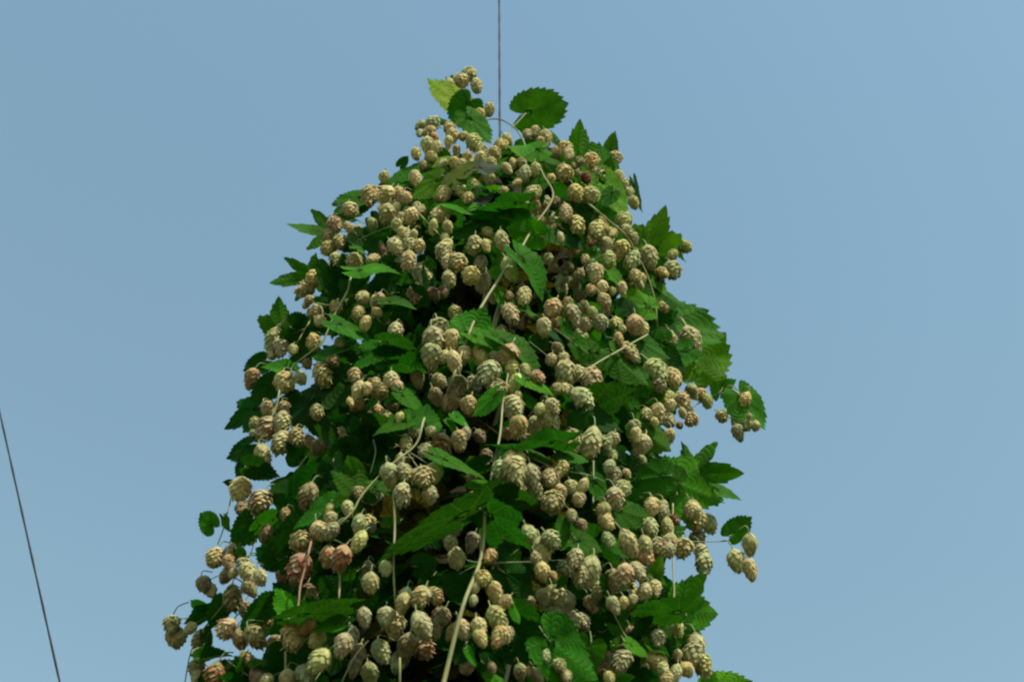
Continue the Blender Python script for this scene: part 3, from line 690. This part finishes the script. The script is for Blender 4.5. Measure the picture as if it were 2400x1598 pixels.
def place_leaf(i, x0, y0, x1, y1, w, sh, tn, m):
    r = random.Random(5000 + i)
    off = {'+': -0.03, '-': 0.07, '': 0.0, '=': 0.0}[m] + r.uniform(-.01, .015)
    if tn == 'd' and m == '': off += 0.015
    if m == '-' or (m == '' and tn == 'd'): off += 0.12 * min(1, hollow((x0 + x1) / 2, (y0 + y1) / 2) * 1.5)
    mx_, my_ = (x0 + x1) / 2, (y0 + y1) / 2
    pm, dm = surf(mx_, my_, off)
    # leaf frame in the view plane at that depth, then tilted out of it
    vd = ray(mx_, my_).normalized()
    a = (CAM + ray(x1, y1) * dm) - (CAM + ray(x0, y0) * dm)
    La = a.length; a.normalize()
    b = vd.cross(a).normalized()
    nrm = a.cross(b).normalized()
    if nrm.dot(vd) > 0: nrm = -nrm           # nrm faces the viewer side
    best = None
    rat = w / max(1.0, math.hypot(x1 - x0, y1 - y0))
    for k in range(10):
        al = r.uniform(-0.5, 0.4); be = r.uniform(-0.55, 0.55)
        if rat < 0.8: al *= 0.5; be = r.choice((-1, 1)) * min(1.2, math.acos(rat / 1.05) + r.uniform(-.1, .05))
        elif rat > 1.35: be *= 0.4; al = r.choice((-1, 1)) * min(0.95, math.acos(1.2 / rat))
        a2 = (a * math.cos(al) + nrm * math.sin(al)).normalized()
        b2 = nrm.cross(a2).normalized()
        b2 = (b2 * math.cos(be) + nrm.cross(Vector((0, 0, 0))) + (a2.cross(b2)) * math.sin(be)).normalized()
        n2 = a2.cross(b2).normalized()
        facing = n2 if n2.dot(vd) < 0 else -n2
        ns = facing.dot(SUN)
        up = abs(n2.z)
        sc_ = {'l': ns * 1.4, 'w': ns * 1.2, 'y': ns, 'n': 0.5 * ns, 'u': ns * 0.3, 'd': -abs(ns) * 1.0}[tn] + 0.5 * up
        if best is None or sc_ > best[0]: best = (sc_, al, be, a2, b2, n2)
    _, al, be, a2, b2, n2 = best
    if n2.z < 0: b2, n2 = -b2, -n2
    tpl = LT[sh][r.randrange(8)]
    v, f, n, U, w0 = tpl
    if m == '=': v = v * np.array([1, 1, 0.25])          # an open, nearly flat leaf
    L_ = La / max(math.cos(al), 0.55)
    wp = w * dm / F * (1.12 if sh == 'h' else 1.28)
    Wd = wp / max(math.cos(be), 0.36) / w0
    Wd = min(max(Wd, L_ * 0.6), L_ * 1.35)
    p0 = pm - a2 * (L_ * 0.5)
    vv = v * np.array([L_, Wd, (L_ + Wd) * 0.5])
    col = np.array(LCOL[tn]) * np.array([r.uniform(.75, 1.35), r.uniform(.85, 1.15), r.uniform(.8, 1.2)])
    B = basis(a2, b2, n2, p0, 1.0)
    C = np.tile(col, (len(v), 1))
    if tn in 'yw' or (tn != 'd' and r.random() < 0.1):      # yellowing towards the margin
        rr = np.clip(np.hypot(U[:, 0], U[:, 1]) * 1.3 - 0.35, 0, 1)[:, None] * (0.16 if tn != 'y' else 0.5)
        C = C * (1 - rr) + np.array([0.16, 0.20, 0.02]) * rr if tn != 'y' else C * (1 - rr) + np.array([0.09, 0.22, 0.02]) * rr
    # petiole
    e = p0 - a2 * L_ * 0.25 + (inward(p0, L_ * 0.3, r) - p0) * 0.6 + FWD * 0.035
    pt = tube([p0 + a2 * L_ * 0.02, p0 - a2 * L_ * 0.16 - n2 * 0.002, e], [0.0006, 0.0009, 0.0010], n=5,
              col=(0.13, 0.19, 0.06))
    if i in lsingle:
        g = Geo(); g.add(vv, f, n, C, U)
        ob = g.build("leaf", M_LEAF, hop, HOPI @ B)
        if tn == 'y': ob['label'] = "yellowing leaf"
        if tn == 'u': ob['label'] = "grey green leaf"
        g2 = Geo(); g2.add(xform(pt[0], B.inverted()), *pt[1:])
        g2.build("petiole", M_STEM, ob)
    else:
        restL.add(xform(vv, HOPI @ B), f, n, C, U)
        rest_pt.add(xform(pt[0], HOPI), *pt[1:])


for i, lf in enumerate(leaves):
    place_leaf(i, *lf)

def seen_inside(p, m):
    """True where the plant's own outline leaves room for foliage at this point."""
    d = p - CAM
    k = d.dot(FWD)
    px, py = 1200 + d.x / k * F, 799 - d.dot(UPV) / k * F
    if py > 1640: return True
    if py < 330 + m: return False
    a = np.interp(py, [q[0] for q in SIL], [q[1] for q in SIL]); b = np.interp(py, [q[0] for q in SIL], [q[2] for q in SIL])
    lm = m + 45 if 800 < py < 1250 else m
    return a + lm < px < b - m


# shaded leaves behind the outer sprays at both sides, with the openings to the sky left free
GAPS = [(775, 975, 45), (760, 885, 25), (690, 1085, 50), (670, 1205, 45), (590, 1290, 35), (588, 1400, 32), (650, 1350, 22), (545, 1500, 36), (640, 1500, 20),
        (835, 800, 18), (625, 880, 25), (1465, 1000, 22), (1445, 760, 15), (480, 1400, 40), (530, 1230, 40)]
gr_ = random.Random(31)
li = 9000
for k in range(150):
    y = gr_.uniform(620, 1640)
    a = float(np.interp(y, [q[0] for q in SIL], [q[1] for q in SIL])); b = float(np.interp(y, [q[0] for q in SIL], [q[2] for q in SIL]))
    if k % 3: x = a + gr_.uniform(55, 300)
    else: x = b - gr_.uniform(60, 230)
    if any(math.hypot(x - g_[0], y - g_[1]) < g_[2] + 28 for g_ in GAPS): continue
    th = gr_.uniform(0, 6.28); L_ = gr_.uniform(28, 44)
    li += 1
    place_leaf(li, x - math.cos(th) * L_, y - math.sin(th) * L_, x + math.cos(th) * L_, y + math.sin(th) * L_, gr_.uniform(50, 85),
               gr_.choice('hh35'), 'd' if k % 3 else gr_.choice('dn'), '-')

# the inside, the sides and the back of the plant: more leaves and cones nobody could count
fr = random.Random(77)
for k in range(3300):
    z = fr.uniform(2.5, ZTOP) if fr.random() < .8 else fr.uniform(1.35, 2.5)
    rr, cx = body(z)
    if rr < 0.03: continue
    th = fr.uniform(0, 2 * math.pi)
    front = math.sin(th) < 0.15
    frac = fr.uniform(0.05, 0.48) if front else fr.uniform(0.3, 0.90)
    if k > 2100:                                   # the far side is thick too
        th = fr.uniform(0.05, 0.95) * math.pi; frac = fr.uniform(0.25, 0.95); front = False
    p = Vector((cx + math.cos(th) * rr * frac, D + math.sin(th) * rr * frac, z))
    if not seen_inside(p, 65) or (p.y < D + 0.12 and hollow(*project(p)) > 0.02): continue
    out = Vector((math.cos(th), math.sin(th), 0))
    a2 = (out * fr.uniform(.2, 1) + Vector((fr.uniform(-.7, .7), fr.uniform(-.7, .7), fr.uniform(-1.1, .3)))).normalized()
    up = (Vector((fr.uniform(-.6, .6), fr.uniform(-.6, .6), 1)) + out * 0.7)
    b2 = up.cross(a2).normalized(); n2 = a2.cross(b2)
    v, f, n, U, w0 = LLOW[fr.randrange(9)]
    L_ = fr.uniform(0.05, 0.10)
    B = basis(a2, b2, n2, p - a2 * L_ * .5, L_)
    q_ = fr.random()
    col = np.array((0.030, 0.021, 0.010) if q_ < .45 and frac < .5 else LCOL['d' if q_ < .93 else 'n']) * fr.uniform(.8, 1.2)  # dried brown inner leaves, coloured extra dark to imitate shade inside the plant
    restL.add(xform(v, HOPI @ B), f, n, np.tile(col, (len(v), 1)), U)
for k in range(800):
    z = fr.uniform(1.5, ZTOP - 0.08)
    rr, cx = body(z)
    if rr < 0.05: continue
    th = fr.uniform(0, 2 * math.pi)
    front = math.sin(th) < 0.15
    frac = fr.uniform(0.42, 0.68) if front else fr.uniform(0.72, 0.96)
    if z < 2.45: frac = fr.uniform(.45, .8)
    elif front and fr.random() < 0.65: continue
    p = Vector((cx + math.cos(th) * rr * frac, D + math.sin(th) * rr * frac, z))
    if not seen_inside(p, 35) or (p.y < D + 0.12 and hollow(*project(p)) > 0.02): continue
    tpl = LOW[fr.randrange(6)]
    W = fr.uniform(0.018, 0.029)
    zax = Vector((fr.gauss(0, .25), fr.gauss(0, .25), 1)).normalized()
    a = fr.uniform(0, 6.28)
    xa = Vector((math.cos(a), math.sin(a), 0)); xa = (xa - zax * xa.dot(zax)).normalized(); ya = zax.cross(xa)
    rest.add(xform(tpl[0], HOPI @ basis(xa, ya, zax, p, W)), tpl[1], tpl[2], tpl[3], tpl[4])
    end = inward(p, W * 1.5, fr)
    st = tube([p - zax * W * .05, p + zax * W * .4 + (end - p) * .3, end], [W * .04] * 3, n=5, col=SCOL['g'])
    rest_st.add(xform(st[0], HOPI), *st[1:])

o = rest.build("hop_cones", M_CONE, hop); o['kind'] = "stuff"
o = restL.build("leaves", M_LEAF, hop); o['kind'] = "stuff"
for g in (rest_pt,):
    rest_st.v += g.v; 
    off_ = rest_st.nv
    rest_st.l += [l + off_ for l in g.l]; rest_st.n += g.n; rest_st.c += g.c; rest_st.uv += g.uv; rest_st.nv += g.nv
o = rest_st.build("stalks", M_STEM, hop); o['kind'] = "stuff"

for bi, (pts, hw, ck, off, prof) in enumerate(BINES):
    r = random.Random(300 + bi)
    P, Rd = [], []
    ss = [surf(x, y, off)[1] for x, y in pts]
    for j, (x, y) in enumerate(pts):
        # smoothed depth along the stem
        w_ = ss[max(j - 1, 0)] * .3 + ss[j] * .4 + ss[min(j + 1, len(ss) - 1)] * .3
        P.append(CAM + ray(x, y) * w_)
        k = prof[j] if prof else 1 - 0.25 * j / max(1, len(pts) - 1)
        Rd.append(hw * (0.92 if hw > 6 else 0.74) * k * (1 + 0.1 * math.sin(j * 2.3 + bi)) * w_ / F)
    if ck in 'tp' and hw < 6 and len(P) > 2 and pts[-1][1] < 1600 and pts[0][1] < 1600:      # both ends run on into the plant
        for e0, e1, at_ in ((0, 1, 0), (-1, -2, 1)):
            if pts[e0][0] > 1560: continue
            q_ = P[e0] + (P[e0] - P[e1]).normalized() * 0.03 + ray(*pts[e0]) * 0.07
            if at_: P.append(q_); Rd.append(Rd[-1] * .9)
            else: P.insert(0, q_); Rd.insert(0, Rd[0])
    g = Geo(); t = tube([HOPI @ p for p in P], Rd, n=8, col=SCOL[ck]); g.add(*t)
    ob = g.build("bine", M_STEM, hop)
    if ck == 'p': ob['label'] = "reddish bine"
# main bines twisting up the wire from the ground
for k in range(3):
    pts = []
    for j in range(60):
        z = 0.0 + (ZTOP - 0.55) * j / 59
        a = j * 0.45 + k * 2.1
        rad = 0.012 + (0.02 if z > 1 else 0.01)
        pts.append((math.cos(a) * rad + (WX if False else 0), math.sin(a) * rad, z))
    g = Geo(); t = tube([(p[0] + BX[-1] * p[2] / ZTOP, p[1], p[2]) for p in pts], [0.006] * 60, n=6, col=SCOL['t']); g.add(*t)
    g.build("bine", M_STEM, hop)


# --------------------------------------------------------------------- wires
def wire(name, p, q, rad, label, root, seed):
    """A taut wire made of two strands laid round each other, from the ground to the trellis above."""
    L = (q - p)
    n = 160
    r = random.Random(seed)
    g = Geo()
    d = L.normalized(); a = d.cross(Vector((0, 1, 0))).normalized(); b = d.cross(a)
    V = []
    ns = 8
    for j in range(n + 1):
        c = p + L * (j / n)
        for k in range(ns):
            th = 2 * math.pi * k / ns
            rr = rad * (1 + 0.18 * math.cos(2 * (th - j * 1.1)))
            V.append(c + (a * math.cos(th) + b * math.sin(th)) * rr - root)
    V = np.array([tuple(x) for x in V])
    f = grid_faces(ns, n + 1, 0, True)
    caps = list(range(ns))[::-1] + [n * ns + k for k in range(ns)]
    g.add(V, np.array(f + caps), np.array([4] * (len(f) // 4) + [ns, ns]), np.tile(np.array((.1, .1, .1)), (len(V), 1)), np.zeros((len(V), 2)))
    ob = g.build(name, M_WIRE)
    ob.location = root
    ob['label'] = label; ob['category'] = "wire"; ob['group'] = "trellis wires"
    return ob


top1 = on_plane(1170, 0, D); bot1 = on_plane(1171.5, 330, D)
dv = (top1 - bot1).normalized()
p_hi = top1 + dv * ((8.0 - top1.z) / dv.z); p_lo = bot1 - dv * (bot1.z / dv.z)
wire("trellis_wire", p_lo, p_hi, 0.0031, "dark vertical wire rising from the very top of the hop plant", p_lo, 1)
YB = D + 0.35
a_ = on_plane(140, 1598, YB); b_ = on_plane(-2, 960, YB)
dv = (b_ - a_).normalized()
lo = a_ - dv * (a_.z / dv.z); hi = a_ + dv * ((8.0 - a_.z) / dv.z)
wire("trellis_wire", lo, hi, 0.0022, "thin bare slanting wire alone against the sky, left of the hop plant", lo, 2)

# -------------------------------------------------------------------- ground
g = Geo()
n = 60
xs = np.sign(np.linspace(-1, 1, n)) * np.abs(np.linspace(-1, 1, n)) ** 3 * 900
V = []
for j in range(n):
    for i in range(n):
        x, y = xs[i], xs[j]
        far = min(1, math.hypot(x, y) / 60)
        V.append((x, y, -0.02 + 0.02 * math.sin(x * 2.1) * math.sin(y * 1.7) * (1 - far) - 0.015 + far * 0.8 * math.sin(x * .013) * math.cos(y * .011)))
V = np.array(V)
f = grid_faces(n, n)
g.add(V, np.array(f), np.array([4] * (len(f) // 4)), np.tile(np.array((.1, .1, .1)), (len(V), 1)), np.zeros((len(V), 2)))
gr = g.build("ground", M_GROUND); gr['kind'] = "structure"

# --------------------------------------------------------------------- light
w = bpy.data.worlds.new("World"); sc.world = w; w.use_nodes = True
N, L = w.node_tree.nodes, w.node_tree.links
bg = N['Background']
sky = N.new('ShaderNodeTexSky'); sky.sky_type = 'NISHITA'; sky.sun_disc = False
sky.sun_elevation = SUN_EL; sky.sun_rotation = SUN_AZ
sky.altitude = 0; sky.air_density = 2.3; sky.dust_density = 0.0; sky.ozone_density = 2.0
tint = N.new('ShaderNodeMix'); tint.data_type = 'RGBA'; tint.blend_type = 'MULTIPLY'; tint.inputs[0].default_value = 1
tint.inputs[7].default_value = (0.99, 1.055, 0.955, 1)
L.new(sky.outputs[0], tint.inputs[6]); L.new(tint.outputs[2], bg.inputs[0])
bg.inputs[1].default_value = 0.126
sd = bpy.data.lights.new("sun", 'SUN'); sd.energy = 4.5; sd.angle = R(0.6); sd.color = (1.0, 0.88, 0.68)
so = bpy.data.objects.new("sun", sd); COL.objects.link(so)
so.rotation_euler = (-SUN).to_track_quat('-Z', 'Y').to_euler()
sc.view_settings.view_transform = 'Standard'; sc.view_settings.look = 'None'
sc.view_settings.exposure = 0.38; sc.view_settings.gamma = 1
sc.cycles.max_bounces = 8
sc.cycles.filter_width = 2.2
